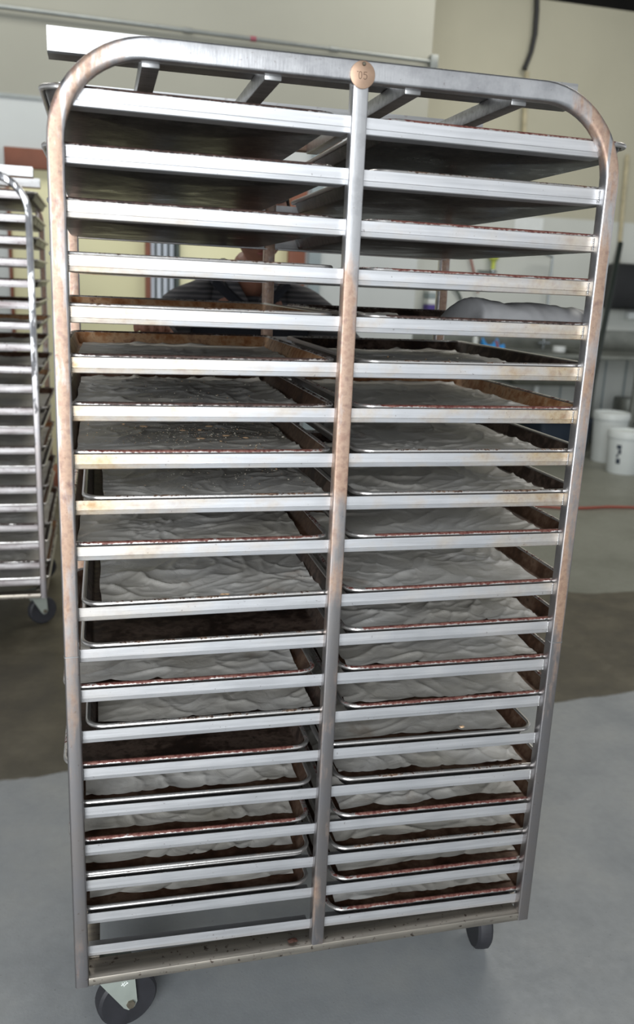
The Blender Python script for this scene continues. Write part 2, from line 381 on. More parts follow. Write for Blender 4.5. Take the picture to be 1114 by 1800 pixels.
zL = [1.5398, 1.4609, 1.3844, 1.3064, 1.2303, 1.1529, 1.0769, 0.9987, 0.9221, 0.8434, 0.736, 0.6605, 0.5851, 0.5066, 0.4329, 0.3551, 0.2776, 0.2018, 0.1305, 0.0588]
zR = [1.532, 1.4572, 1.3795, 1.3046, 1.2287, 1.1551, 1.0775, 0.9991, 0.922, 0.8441, 0.7446, 0.6657, 0.5861, 0.5071, 0.4253, 0.3422, 0.2639, 0.1894, 0.1205, 0.0458]
STAIN = [.05, .08, .35, .55, .65, .7, .7, .7, .6, .5, .3, .12, .08, .05, .05, .05, .05, .05, .05, .05]
def caster(parent, x, y, ztop, ang, R=.0605):
    # fork faces local -y ; wheel centre trails along +x
    trail = .03; zc = FZ + R - ztop
    fk = bmesh.new()
    box(fk, (-.045, -.035, -.004), (.045, .035, 0), .001)
    lathe(fk, [(.026, -.018), (.030, -.014), (.030, -.006), (.022, -.003)], 20)
    for s in (-1, 1):
        o = [(-.030, -.014), (.034, -.014), (.040, -.03), (trail + .014, zc), (trail + .008, zc - .011), (trail - .004, zc - .014), (trail - .013, zc - .006)]
        loft(fk, [[Vector((a, s * .0225, b)) for a, b in o], [Vector((a, s * .0255, b)) for a, b in o]])
    f = obj('caster_fork', fk, M['zinc'], parent, (x, y, ztop)); f.rotation_euler = (0, 0, ang)
    wb = bmesh.new(); lathe(wb, [(R - .028, -.016), (R - .006, -.017), (R - .001, -.012), (R, 0), (R - .001, .012), (R - .006, .017), (R - .028, .016)], 40, (trail, 0, zc), 'y')
    obj('wheel', wb, M['rubber'], f)
    hb = bmesh.new(); lathe(hb, [(.006, -.019), (.012, -.019), (.014, -.0155), (R - .027, -.0145), (R - .027, .0145), (.014, .0155), (.012, .019), (.006, .019)], 32, (trail, 0, zc), 'y')
    obj('wheel_hub', hb, M['hub'], f)
    bb = bmesh.new(); lathe(bb, [(.0085, -.031), (.0085, -.025), (.005, -.025), (.005, .025), (.0085, .025), (.0085, .031)], 6, (trail, 0, zc), 'y')
    obj('axle_bolt', bb, M['bolt'], f)
    return f
def build_rack(root, zl, zr, H, zb, mats, cast=(.35, .5, .3, .2), full=True):
    post, cpost, rail = mats
    obj('front_frame_tube', frame_bm(H, zb[0], zb[1]), post, root)
    obj('back_frame_tube', frame_bm(H, 0, 0, y0=D), M['bpost'], root)
    def cpost_bm(y0, z0):
        bm = bmesh.new(); z1 = H - .0305
        loft(bm, [[Vector((CP + CW / 2 + s, y0 + .0125 + q, z)) for s, q in rrect(CW, .0245, .0032, 3)] for z in [z0 + (z1 - z0) * k / 8 for k in range(9)]]); return bm
    obj('front_center_post', cpost_bm(-.0005, .012), cpost, root)
    obj('back_center_post', cpost_bm(D, .018), M['bpost'], root)
    zc = lambda i, x: zl[i] + (zr[i] - zl[i]) * (x - PW) / (W - 2 * PW)
    for i in range(len(zl)):
        for bay, (a, b) in enumerate(((PW, CP), (CP + CW, W - PW))):
            for side, (Y, fl) in enumerate(((.018, False), (D + .006, True))):
                o = obj('rail', rail_bm(0, b - a, zc(i, a) - zc(i, a), zc(i, b) - zc(i, a), fl), rail, root, (a, Y, zc(i, a)))
                o['stain'] = STAIN[i] * (1 if side == 0 else 1.3); o['stain_end'] = float(bay)
                if side == 0 and full and i < 16:
                    wb = bmesh.new(); e = b - a if bay else 0
                    for k in range(7):
                        zz = -.0085 + .003 * k; rr_ = .0011 + .0005 * random.random()
                        bmesh.ops.create_uvsphere(wb, u_segments=6, v_segments=5, radius=rr_, matrix=Matrix.Translation((e + (-.0005 if bay else .0005), -.0006, (zc(i, b) - zc(i, a) if bay else 0) + zz)))
                    obj('weld_bead', wb, M['steel'], o)
    # lower frame : front and back channels, two side channels
    zf = lambda x: zb[0] + (zb[1] - zb[0]) * x / W
    def chan(x0, x1, y0, y1, za, zbb, h=.018):
        bm = bmesh.new()
        prof = rrect(y1 - y0, h, .002, 2); rings = []
        for t in (0, .25, .5, .75, 1): rings.append([Vector((x0 + (x1 - x0) * t, (y0 + y1) / 2 + q, za + (zbb - za) * t + h / 2 + s)) for q, s in prof])
        loft(bm, rings); return bm
    obj('base_channel', chan(PW, W - PW, -.0005, .05, zf(PW) + .001, zf(W - PW) + .001), M['base'], root)
    obj('base_channel', chan(PW, W - PW, D - .02, D + .0245, .001, .001), M['base'], root)
    for xx in (0.0, W - .045): obj('side_channel', B_((xx, .0505, .002), (xx + .045, D - .021, .019), .002), M['base'], root)
    # top: cross bars front to back carrying two lift channels
    for x in (.150, .334, .560, .744):
        obj('cross_bar', B_((x - .0135, .026, H - .037), (x + .0135, D - .001, H - .0105), .002), M['steel'], root)
    for y0 in (.118, .52):
        bm = bmesh.new(); z0 = H - .0100; n = 3
        pr = [(0, .038), (0, .003), (.003, 0), (.045, 0), (.048, .003), (.048, .038), (.0455, .038), (.0455, .004), (.0435, .0025), (.0045, .0025), (.0025, .004), (.0025, .038)]
        loft(bm, [[Vector((x, y0 + a, z0 + b)) for a, b in pr] for x in (.0, .3, .6, .898 if full else .93)])
        obj('lift_channel', bm, M['steel'], root)
    i = 0
    for x, y in ((.045 + .02, .05), (W - .055, .092), (.065, D - .05), (W - .085, D - .05)):
        caster(root, x, y, .001 if i else .001 + zb[0], cast[i]); i += 1

rack = empty('bakery_rack'); tag(rack, 'large two-bay stainless steel bakery rack with numbered copper disc, rust-tinted posts', 'rack')
build_rack(rack, zL, zR, 1.6262, (-.004, .004), (M['post'], M['cpost'], M['rail']), (.30, 1.45, .2, .9))
# numbered disc
tg = bmesh.new(); dc = at(636.5, 132, Y=0); cx, cz = dc.x, dc.z
lathe(tg, [(.0188, -.0035), (.0197, -.0030), (.0197, -.0012), (.0188, -.0008)], 40, (cx, 0, cz), 'y')
disc = obj('number_disc', tg, M['brass'], rack)
rv = bmesh.new(); lathe(rv, [(.0006, -.0062), (.0022, -.0060), (.0030, -.0045), (.0030, -.0035)], 14, (cx + .001, 0, cz + .0150), 'y'); obj('rivet', rv, M['bolt'], disc)
def stroke(pts, name='digit'):
    bm = bmesh.new(); tube(bm, [(cx + a * .00112, -.0037, cz + b * .00112) for a, b in pts], .00042, 6); return obj(name, bm, M['stamp'], disc)
def dig0(ox): return [(ox + 2.1 * math.sin(t * PI / 8) * (1 if abs(math.sin(t * PI / 8)) < .8 else 1), 4.6 * math.cos(t * PI / 8) - 1.0) for t in range(17)]
stroke(dig0(-3.6))
stroke([(5.6, 3.4), (1.6, 3.4), (1.4, -.3), (2.6, .5), (4.2, .4), (5.6, -.8), (5.9, -2.6), (5.2, -4.6), (3.8, -5.6), (2.2, -5.5), (1.2, -4.4)])
stroke([(-8.6, 3.2), (-6.6, 3.2)], 'stamped_dash')
# white scrawl on the front left caster fork
for ch in rack.children:
    if ch.name.startswith('caster_fork'):
        bm = bmesh.new()
        for a, b, c_, d in ((.012, -.036, .020, -.031), (.018, -.038, .026, -.034), (.014, -.030, .018, -.040), (.022, -.030, .025, -.036)):
            tube(bm, [(a, -.0262, b), (c_, -.0262, d)], .0008, 5)
        obj('white_mark', bm, M['sticker'], ch); 
        bm = B_((.018, -.0259, -.024), (.022, -.0254, -.017)); obj('slot', bm, M['black'], ch)
        break
# sleeve seams on the two front posts
for x0, z0 in ((0, .668), (W - PW, .640)):
    bm = bmesh.new()
    loft(bm, [[Vector((x0 + PW / 2 + s, .0125 + q, z0 + dz)) for s, q in rrect(PW * k + e, .025 * k + e, .003, 3)] for dz, k, e in ((-.0012, 1, 0), (-.0006, 1, .0010), (.0006, 1, .0010), (.0012, 1, 0))])
    obj('weld_seam', bm, M['steel'], rack)

# ------------------------------------------------------------------ sheet pans
PX, PY = .455, .656
def pan_ring(w, h, r, z, n=6): return [Vector((a, b, z)) for a, b in rrect(w, h, r, n)]
def make_pan(inside, rim):
    bm = bmesh.new(); dx = .010; dz = .0255
    o = lambda k, z, r: pan_ring(PX - 2 * k, PY - 2 * k, r, z)
    outer = [o(.2, .0, .01), o(.021, .0, .022), o(.0185, .0008, .024), o(.0165, .003, .026), o(.0095, .022, .030), o(.0075, .0245, .031)]
    inner = [o(.0085, .0252, .031), o(.0108, .0228, .029), o(.0178, .0034, .025), o(.0198, .0016, .023), o(.0225, .0010, .022), o(.2, .0010, .01)]
    R = [[bm.verts.new(p) for p in r] for r in outer + inner]; n = len(R[0])
    for j in range(len(R) - 1):
        for i in range(n):
            f = bm.faces.new((R[j][i], R[j][(i + 1) % n], R[j + 1][(i + 1) % n], R[j + 1][i])); f.material_index = 0 if j < 5 else 1
    f = bm.faces.new(R[0]); f.material_index = 0; f = bm.faces.new(R[-1]); f.material_index = 1
    p = obj('sheet_pan', bm, [M['pan_out'], M[inside]])
    rb = bmesh.new(); path = [Vector((a, b, dz - .001)) for a, b in rrect(PX - .0088, PY - .0088, .030, 8)]
    tube(rb, path, .0044, 10, loop=True, caps=False)
    obj('rim', rb, M[rim], p)
    return p
proto = {}
def pan(inside, rim):
    k = (inside, rim)
    if k not in proto: proto[k] = make_pan(*k); return proto[k]
    return dup(proto[k])
def ridge(v): return 1 - abs(v)
def make_paper(seed, w=.405, h=.585, amp=1.0, fold=0.0, direction=.8):
    bm = bmesh.new(); nx, ny = 110, 140; g = []
    ca, sa = math.cos(direction), math.sin(direction)
    for j in range(ny + 1):
        row = []
        for i in range(nx + 1):
            u, v = i / nx, j / ny; x, y = (u - .5) * w, (v - .5) * h
            a = x * ca + y * sa; b = -x * sa + y * ca
            wv = noise.noise_vector(Vector((x * 6, y * 6, seed)))
            def crease(fa, fb, sd, warp=1.2, p=3.0):
                n_ = noise.noise(Vector((a * fa, b * fb, seed * 3.1 + sd)) + wv * warp); return max(0, 1 - abs(n_) * 2.6) ** p
            big_n = max(0, min(1, .5 + 1.6 * noise.noise(Vector((x * 5, y * 5, seed + 20)))))
            z = .0050 * crease(13, 4, 0) * (.35 + .65 * big_n) + .0030 * crease(24, 8, 5) * (1 - .5 * big_n) + .0022 * crease(6, 9, 11, 1.6, 4) + .0016 * max(0, noise.noise(Vector((x * 11, y * 11, seed + 9))))
            z *= amp
            e = min(u, 1 - u, v, 1 - v)
            if e < .05: z += (.05 - e) ** 1.2 * .09 * (.5 + noise.noise(Vector((x * 12, y * 12, seed + 3))))
            x += .003 * noise.noise(Vector((y * 9, seed, 1))); y += .004 * noise.noise(Vector((x * 9, seed, 5)))
            row.append(bm.verts.new((x, y, max(z, 0) + .0004)))
        g.append(row)
    for j in range(ny):
        for i in range(nx): bm.faces.new((g[j][i], g[j][i + 1], g[j + 1][i + 1], g[j + 1][i]))
    o = obj('parchment_sheet', bm, M['paper'], ang=180)
    return o
papers = [make_paper(s + 1, amp=a, direction=d) for s, (a, d) in enumerate(((.8, 2.2), (1.2, 2.5), (1.0, 1.9), (1.3, 2.35), (.9, 2.7)))]
used_p = set()
def paper(k):
    if k not in used_p: used_p.add(k); return papers[k]
    return dup(papers[k])
ORD = ['top', 'second', 'third', 'fourth', 'fifth', 'sixth', 'seventh', 'eighth', 'ninth', 'tenth', 'eleventh', 'twelfth', 'thirteenth', 'fourteenth', 'fifteenth', 'sixteenth', 'seventeenth', 'eighteenth', 'nineteenth', 'twentieth']
# level : inside, rim, left edge x, paper (variant or None), paper dx, tilt about y
LB = {1: ('pan_black', 'rim_dark', -.012, None, 0, 0), 2: ('pan_brown', 'rim_dark', -.010, None, 0, 0), 3: ('pan_black', 'rim_dark', -.006, None, 0, 0), 4: ('pan_brown', 'rim_spot', -.006, None, 0, 0),
      5: ('pan_rust', 'rim_spot', -.004, None, 0, 0), 6: ('pan_rust', 'rim_dark', .004, 0, 0, 0), 7: ('pan_brown', 'rim_dark', .006, 3, -.006, 0), 8: ('pan_brown', 'rim_red', .004, 2, -.004, 0),
      9: ('pan_black', 'rim_spot', .034, 4, .008, 0), 10: ('pan_brown', 'rim_red', .006, 1, -.004, 0), 11: ('pan_black', 'rim_spot', .030, 3, .004, 0), 12: ('pan_black', 'rim_spot', .026, None, 0, 0),
      13: ('pan_brown', 'rim_red', -.006, 2, 0, 0), 14: ('pan_black', 'rim_spot', .030, 0, -.004, 0), 15: ('pan_black', 'rim_red', -.010, None, 0, 0), 16: ('pan_brown', 'rim_clean', -.002, 1, 0, .002),
      17: ('pan_brown', 'rim_red', -.006, 4, 0, .001), 18: ('pan_brown', 'rim_spot', -.003, 3, 0, 0), 19: ('pan_brown', 'rim_clean', .000, 2, 0, 0)}
RB = {1: ('pan_black', 'rim_red', .512, None, 0, 0), 2: ('pan_black', 'rim_spot', .499, None, 0, 0), 3: ('pan_brown', 'rim_red', .499, None, 0, 0), 4: ('pan_brown', 'rim_red', .498, None, 0, 0),
      5: ('pan_black', 'rim_dark', .497, None, 0, 0), 6: ('pan_black', 'rim_spot', .499, 2, -.008, 0), 7: ('pan_rust', 'rim_red', .497, 4, -.010, 0), 8: ('pan_black', 'rim_spot', .499, 1, -.008, 0),
      9: ('pan_black', 'rim_spot', .499, 3, -.008, 0), 10: ('pan_brown', 'rim_red', .496, 0, -.008, 0), 11: ('pan_brown', 'rim_red', .493, 1, -.004, 0), 12: ('pan_brown', 'rim_red', .494, 3, 0, 0),
      13: ('pan_brown', 'rim_red', .492, 2, 0, 0), 14: ('pan_brown', 'rim_red', .500, 4, 0, 0), 15: ('pan_brown', 'rim_clean', .458, 0, 0, -.002), 16: ('pan_brown', 'rim_spot', .495, 1, 0, -.005),
      17: ('pan_brown', 'rim_red', .496, 3, 0, 0), 18: ('pan_brown', 'rim_spot', .495, 2, 0, 0), 19: ('pan_brown', 'rim_red', .497, 0, 0, 0), 20: ('pan_brown', 'rim_red', .493, 4, 0, -.002)}
INS = {'pan_black': 'black burnt', 'pan_brown': 'dark brown', 'pan_rust': 'orange rusty'}
RIM = {'rim_red': 'red-brown crusted rim', 'rim_spot': 'silver rim with dark spots', 'rim_clean': 'clean silver rim', 'rim_dark': 'burnt dark rim'}
def bay_pan(level, bay, spec, zl, zr, root=None):
    ins, rim, x0, pk, pdx, tilt = spec
    xc = x0 + PX / 2; sl = (zr[level - 1] - zl[level - 1]) / (W - 2 * PW)
    z = zl[level - 1] + sl * (xc - PW) - .0125 + .0018
    return ins, rim, xc, z, -math.atan(sl) - tilt, pk, pdx
for bay, T in (('left', LB), ('right', RB)):
    for lv, spec in T.items():
        ins, rim, xc, z, ry, pk, pdx = bay_pan(lv, bay, spec, zL, zR)
        z += abs(spec[5]) * .23
        yo = (.0250 if lv < 15 else .0275) + PY / 2 + random.uniform(0, .001)
        o = pan(ins, rim); o.location = (xc, yo, z); o.rotation_euler = (0, ry, random.uniform(-.003, .003))
        more = '' if pk is not None or (bay == 'right' and lv == 5) else ', no paper'
        if lv <= 3: more = ', seen from below'
        tag(o, '%s sheet pan, %s, %s bay, %s level of near rack' % (INS[ins], RIM[rim], bay, ORD[lv - 1]), 'baking pan', 'sheet pans in the near rack')
        if pk is not None:
            q = paper(pk); q.location = (xc + pdx, yo + random.uniform(-.004, .004) + (.011 if lv > 11 else 0), z + .0016 + (.0058 if (bay, lv) == ('left', 18) else 0)); fl = lv % 2; q.rotation_euler = (0, -ry if fl else ry, random.uniform(-.02, .02) + (PI if fl else 0))
            q.scale = (1, .965 if lv > 11 else 1, 1); look = {8: 'crumb-covered grey', 9: 'pale grey crumb-dusted', 11: 'grey brown-stained', 12: 'grey curled'}.get(lv, 'grey wrinkled') if not (bay == 'right' and lv in (8, 9)) else 'grey wrinkled'  # lower sheets shortened and set back; exposed dark pan floor stands in for shade
            tag(q, '%s baking paper, %s-bay pan, %s level of near rack' % (look, bay, ORD[lv - 1]), 'baking paper', 'baking papers in the near rack')
# second pan nested on the eighteenth level, left bay
ins, rim, xc, z, ry, pk, pdx = bay_pan(18, 'left', LB[18], zL, zR)
o = pan('pan_brown', 'rim_clean'); o.location = (xc + .001, .0255 + PY / 2, z + .0058); o.rotation_euler = (0, ry, .001)
tag(o, 'clean-rimmed sheet pan nested inside another on the left-bay eighteenth level of the near rack', 'baking pan', 'sheet pans in the near rack')
# ballooned loose sheet on the fifth level, right bay
bm = bmesh.new(); nx, ny = 120, 100; g = []
for j in range(ny + 1):
    row = []
    for i in range(nx + 1):
        u, v = i / nx, j / ny; x = .503 + u * .432
        h = .002
        y = .032 + v ** 1.5 * .60
        xe = .690 + .10 * (y - .1) + .012 * math.sin(y * 22)              # curled left edge of the bulge
        k = max(0, min(1, (x - xe) / .022)); k = k * k * (3 - 2 * k)
        py = math.sin(PI * min(1, max(0, (y - .025) / .26)) ** .62) if y < .285 else 0
        h += k * (.052 - .012 * max(0, (x - .74) / .2) + .003 * math.sin(x * 30)) * py
        h += .003 * (noise.noise(Vector((x * 14, y * 9, 3))) + 1) + .0025 * max(0, 1 - abs(noise.noise(Vector((x * 25, y * 9, 8)))) * 3)
        if k == 0 and v > .93: h += (v - .93) * .12
        row.append(bm.verts.new((x - .49, y, max(h, .001))))
    g.append(row)
for j in range(ny):
    for i in range(nx): bm.faces.new((g[j][i], g[j][i + 1], g[j + 1][i + 1], g[j + 1][i]))
M['paper_grey'] = plain('greasy_grey_parchment', (.24, .24, .245, 1), .45, 0, .12, 12)
big = obj('parchment_sheet', bm, M['paper_grey'], None, (.49 + .012, 0, zL[4] - .0125 + .0040), ang=180)
tag(big, 'large grey baking paper bulging up out of the right-bay fifth-level pan of near rack', 'baking paper', 'baking papers in the near rack')
# crumbs
def crumbs(name, lv, bay, n, cx_, cy_, sx, sy, label, big_=False, mats=('crumb', 'crumb2')):
    T = LB if bay == 'left' else RB; ins, rim, xc, z, ry, pk, pdx = bay_pan(lv, bay, T[lv], zL, zR); bm = bmesh.new()
    for k in range(n):
        x = random.gauss(cx_, sx); y = random.gauss(cy_, sy)
        x = max(-.19, min(.19, x)); y = max(-.29, min(.29, y)); r = random.uniform(.0006, .0017) * (1 if random.random() > .05 else 2.2)
        m = Matrix.Translation((x, y, .0065 + r * .4)) @ Matrix.Rotation(random.random() * 6, 4, 'Z') @ Matrix.Diagonal((1, random.uniform(.5, 1), random.uniform(.3, .7), 1))
        n0 = len(bm.faces); bmesh.ops.create_icosphere(bm, subdivisions=1, radius=r, matrix=m); bm.faces.ensure_lookup_table()
        mi = 0 if random.random() < .4 else 1
        for q in range(n0, len(bm.faces)): bm.faces[q].material_index = mi
    if big_:
        for k in range(7):
            n0 = len(bm.faces); bmesh.ops.create_icosphere(bm, subdivisions=2, radius=1, matrix=Matrix.Translation((random.uniform(-.08, .12), random.uniform(-.14, .08), .0085)) @ Matrix.Rotation(random.uniform(-.4, .4), 4, 'Z') @ Matrix.Diagonal((random.uniform(.004, .010), .003, .0018, 1)))
    o = obj(name, bm, [M[mats[0]], M[mats[1]]], None, (xc, .030 + PY / 2, z)); o.rotation_euler = (0, ry, 0)
    tag(o, label, 'crumbs', kind='stuff')
crumbs('crumbs', 8, 'left', 650, .02, -.03, .09, .10, 'pale toasted crumbs scattered over the paper in the left-bay eighth pan', True)
crumbs('crumbs', 9, 'left', 260, .05, -.02, .11, .14, 'fine pale crumbs dusted over the paper in the left-bay ninth pan')
crumbs('crumbs', 7, 'left', 120, .05, .02, .11, .14, 'sparse fine crumbs on the paper in the left-bay seventh pan')
crumbs('crumbs', 6, 'right', 90, .0, .02, .11, .14, 'sparse fine crumbs on the paper in the right-bay sixth pan')
# burnt scrap on the base channel, orange flake on a rim
def blob(name, loc, s, m, label, cat, seed=1):
    bm = bmesh.new(); bmesh.ops.create_icosphere(bm, subdivisions=3, radius=1)
    for v in bm.verts: v.co *= 1 + .45 * noise.noise(v.co * 1.7 + Vector((seed, 0, 0))); v.co = Vector((v.co.x * s[0], v.co.y * s[1], v.co.z * s[2]))
    return tag(obj(name, bm, M[m], None, loc), label, cat)
p = at(512, 1652, Y=.02); blob('burnt_scrap', (p.x, .012, .0245), (.010, .005, .0035), 'scrap', 'dark burnt scrap lying on the front base channel beside the center post', 'food scrap')
p = at(760, 1309, Y=.035); blob('bread_flake', (.752, .036, .4548), (.0055, .0030, .0018), 'crumb', 'small orange bread flake on the rim of the right-bay fifteenth pan', 'food scrap', 3)
p = at(395, 1057, Y=.035); blob('bread_flake', (p.x, .036, .7558), (.0080, .0030, .0016), 'crumb', 'flat tan bread flake on the rim of the left-bay eleventh pan', 'food scrap', 5)

# ------------------------------------------------------------------ second rack at left
lr = empty('bakery_rack', (-1.10, 2.11, 0), 0)
tag(lr, 'second scorched bakery rack of pans, cut off by the left edge of the photo', 'rack')
z2 = [1.5704, 1.4887, 1.41, 1.3302, 1.2537, 1.1741, 1.0977, 1.0162, 0.9314, 0.8566, 0.7697, 0.6931, 0.6133, 0.5348, 0.453, 0.3774, 0.2962, 0.2188, 0.1357, 0.064]
M['rail_old'] = steel('scorched_rail_steel', (.34, .29, .29, 1), (.80, .78, .78, 1), .5, (1, 3, 6), .6, .75, (.16, .09, .10, 1))
build_rack(lr, z2, z2, 1.655, (0, 0), (M['oldpost'], M['oldpost'], M['rail_old']), (.3, .5, .2, .4), full=False)
mw = Matrix.Translation((-1.10, 2.11, 0))
for i in range(20):
    o = pan('pan_brown' if i % 3 else 'pan_rust', 'rim_spot' if i % 2 else 'rim_dark')
    x0 = .476 + (.012 if i % 2 else .020) + (.008 if i in (10, 16) else 0)
    o.location = mw @ Vector((x0 + PX / 2, .03 + PY / 2, z2[i] - .0107)); o.rotation_euler = (0, 0, 0)
    tag(o, 'worn sheet pan on the %s level of the rack at the left edge' % ORD[i], 'baking pan', 'sheet pans in the left rack')
    if i >= 5:
        q = dup(papers[i % 5]); q.location = mw @ Vector((x0 + PX / 2, .03 + PY / 2, z2[i] - .0091)); q.rotation_euler = (0, 0, 0)
        tag(q, 'grey baking paper in the pan on the %s level of the left-edge rack' % ORD[i], 'baking paper', 'baking papers in the left rack')

# ------------------------------------------------------------------ the room
def struct(name, bm, m, smooth=False): o = obj(name, bm, m, smooth=smooth); o['kind'] = 'structure'; return o
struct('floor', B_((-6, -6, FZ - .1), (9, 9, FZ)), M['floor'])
YB, YR, XC = 5.0, 6.6, 2.40
DX0, DX1, DZ = -.53, 1.52, 2.10             # door opening in the back wall
bm = bmesh.new()
for a, b in (((-6, YB, FZ), (DX0, YB + .2, 4.6)), ((DX1, YB, FZ), (XC, YB + .2, 4.6)), ((DX0, YB, DZ), (DX1, YB + .2, 4.6))): box(bm, a, b)
struct('wall_back', bm, M['wall_b'])
struct('wall_side', B_((XC - .2, YB + .2, FZ), (XC, YR, 4.6)), M['wall_r'])
struct('wall_right', B_((XC - .2, YR, FZ), (9, YR + .2, at(1050, 12, Y=YR).z)), M['wall_r'])
struct('ceiling', B_((-6, -3.0, 4.6), (9, YR + 1.5, 4.7)), M['ceil'])
struct('wall_far', B_((XC - .2, YR + 1.3, 3.2), (9, YR + 1.4, 4.6)), M['ceil'])
# door in the back wall : brown head and jambs, yellow-green leaves, plastic strip panel between
dr = empty('door_1', ((DX0 + DX1) / 2, YB + .1, FZ)); dr['kind'] = 'structure'
def dpart(name, a, b, m, bev=.003):
    o = obj(name, B_(a, b, bev), m, None); o.parent = dr; o.location = (-dr.location.x, -dr.location.y, -dr.location.z); return o
dpart('head_panel', (DX0, YB - .03, at(60, 297, Y=YB).z), (DX1, YB + .08, DZ), M['brownwood'])
dpart('frame', (DX0 - .002, YB - .01, FZ), (DX0 + .018, YB + .1, DZ - .001), M['brownwood'])
dpart('frame', (DX1 - .12, YB - .04, FZ), (DX1, YB + .1, DZ + .03), M['brownwood'])
x1, x2, x3 = at(255, 450, Y=YB).x, at(264, 450, Y=YB).x, at(309, 450, Y=YB).x
zt = at(60, 297, Y=YB).z
dpart('door_leaf', (DX0 + .02, YB + .02, FZ + .01), (x1, YB + .07, zt), M['yellow'])
dpart('mullion', (x1, YB - .02, FZ + .005), (x2, YB + .08, zt), M['brownwood'])
for k in range(4):
    a = x2 + (x3 - x2) * k / 4
    dpart('plastic_strip', (a + .004, YB + .03, FZ + .02), (a + (x3 - x2) / 4 - .012, YB + .035, zt), M['curtain'], .001)
dpart('dark_backing', (x2, YB + .06, FZ + .01), (x3, YB + .075, zt), M['gap'])
dpart('mullion', (x3, YB - .02, FZ + .005), (x3 + .025, YB + .08, zt), M['gap'])
dpart('door_leaf', (x3 + .025, YB + .02, FZ + .01), (DX1 - .12, YB + .07, zt), M['yellow'])
o = struct('trim_1', B_((DX1 + .03, YB - .03, FZ), (DX1 + .12, YB, 2.3), .004), M['greytrim'])
o = struct('trim_2', B_((-6, YB - .012, 2.405), (XC, YB, 2.425)), M['conduit'])
o = struct('baseboard_back', B_((DX1 + .12, YB - .015, FZ), (XC, YB, FZ + .1)), M['gap'])
def pipe(name, pts, r, m, label, cat, n=10, rr=None):
    bm = bmesh.new(); tube(bm, pts, r, n, rr=rr); return tag(obj(name, bm, M[m]), label, cat)
# conduit with couplings
a, b = at(-40, 6, Y=YB - .04), at(760, 109, Y=YB - .04)
bm = bmesh.new(); tube(bm, [a, b], .014, 10)
for t in (.43, .76): q = a.lerp(b, t); tube(bm, [q - (b - a).normalized() * .03, q + (b - a).normalized() * .03], .019, 10)
cn = obj('conduit_pipe', bm, M['conduit']); tag(cn, 'grey metal conduit pipe running along the upper back wall', 'pipe')
obj('end_bracket', B_((b.x - .02, YB - .065, b.z - .05), (b.x + .035, YB - .001, b.z + .045), .004), M['conduit'], cn)
q = a.lerp(b, .575); bm = bmesh.new(); tube(bm, [q - (b - a).normalized() * .02, q + (b - a).normalized() * .02], .0165, 10); obj('red_tape', bm, plain('faded_red_tape', '#9a5560'), cn)
# black hose high on the right wall and the stained pipe under it
Yh = YR - .06
pipe('drain_hose', [at(944, -40, Y=Yh), at(943, 20, Y=Yh), at(940, 60, Y=Yh), at(933, 92, Y=Yh), at(925, 112, Y=Yh), at(921, 122, Y=Yh)], .025, 'black', 'thick black hose hanging down the upper right wall', 'hose', 12, [.022, .024, .024, .022, .022, .026])
pipe('wall_pipe', [at(926, 126, Y=Yh), at(921, 225, Y=Yh), at(918, 330, Y=Yh)], .022, 'pipepale', 'stained pale pipe on the right wall below the black hose', 'pipe')
pipe('wall_pipe', [at(1103, 272, Y=Yh), at(1096, 350, Y=Yh), at(1085, 470, Y=Yh)], .022, 'pipepale', 'pale vertical pipe on the right wall beside the tall rack post', 'pipe')
tag(obj('paper_notice', B_((at(905, 385, Y=YR).x, YR - .004, at(925, 415, Y=YR).z), (at(955, 385, Y=YR).x, YR - .001, at(925, 382, Y=YR).z)), M['white']), 'blank white paper notice taped high on the right wall', 'notice')
# wall mounted black dispenser, leaning pole
p0, p1 = at(1064, 462, Y=YR - .02), at(1128, 546, Y=YR - .02)
tag(obj('wall_dispenser', B_((p0.x, YR - .22, p1.z), (p1.x + .1, YR - .001, p0.z), .05), M['black']), 'black rounded dispenser box on the right wall', 'dispenser')
p0, p1 = at(1096, 548, Y=YR), at(1135, 562, Y=YR)
tag(obj('paper_box', B_((p0.x, YR - .10, p1.z), (p1.x, YR - .001, p0.z), .01), M['white']), 'small white box on the wall under the black dispenser', 'box')
# sink bench
ZT = .80; YF = at(1085, 626, z=ZT).y; XT0 = at(700, 600, Y=YF).x; XT1 = 8.2
sk = empty('sink_bench', (4.6, YF + .35, FZ)); tag(sk, 'long dull steel sink bench with splashback against the right wall', 'sink')
def sp_(name, bm, m): o = obj(name, bm, m); o.parent = sk; o.location = -sk.location; return o
YBK = YR - .02
hx0, hx1 = 3.70, 4.55
bm = bmesh.new(); box(bm, (XT0, YF, ZT - .04), (hx0, YBK, ZT), .004); box(bm, (hx1, YF, ZT - .04), (XT1, YBK, ZT), .004); box(bm, (hx0 - .001, YF, ZT - .04), (hx1 + .001, YF + .10, ZT), .004); box(bm, (hx0 - .001, YBK - .12, ZT - .04), (hx1 + .001, YBK, ZT), .004)
sp_('bench_top', bm, M['sinksteel'])
sp_('splashback', B_((XT0, YBK - .03, ZT), (XT1, YBK, ZT + .2), .004), M['sinksteel'])
def basin(x0, x1, dz):
    bm = bmesh.new(); cx_, cy_ = (x0 + x1) / 2, (YF + .1 + YBK - .12) / 2; w, h = x1 - x0, YBK - .22 - YF
    rings = [[Vector((cx_ + a, cy_ + b, z)) for a, b in rrect(w - k, h - k, .06, 5)] for k, z in ((.0, ZT - .002), (.01, ZT - .1), (.02, ZT - dz + .05), (.08, ZT - dz))]
    loft(bm, rings); return bm
bb = basin(hx0, hx1, .30); 
for f in [f for f in bb.faces if len(f.verts) > 4 and f.calc_center_median().z > ZT - .01]: bb.faces.remove(f)
sp_('basin', bb, M['sinksteel'])
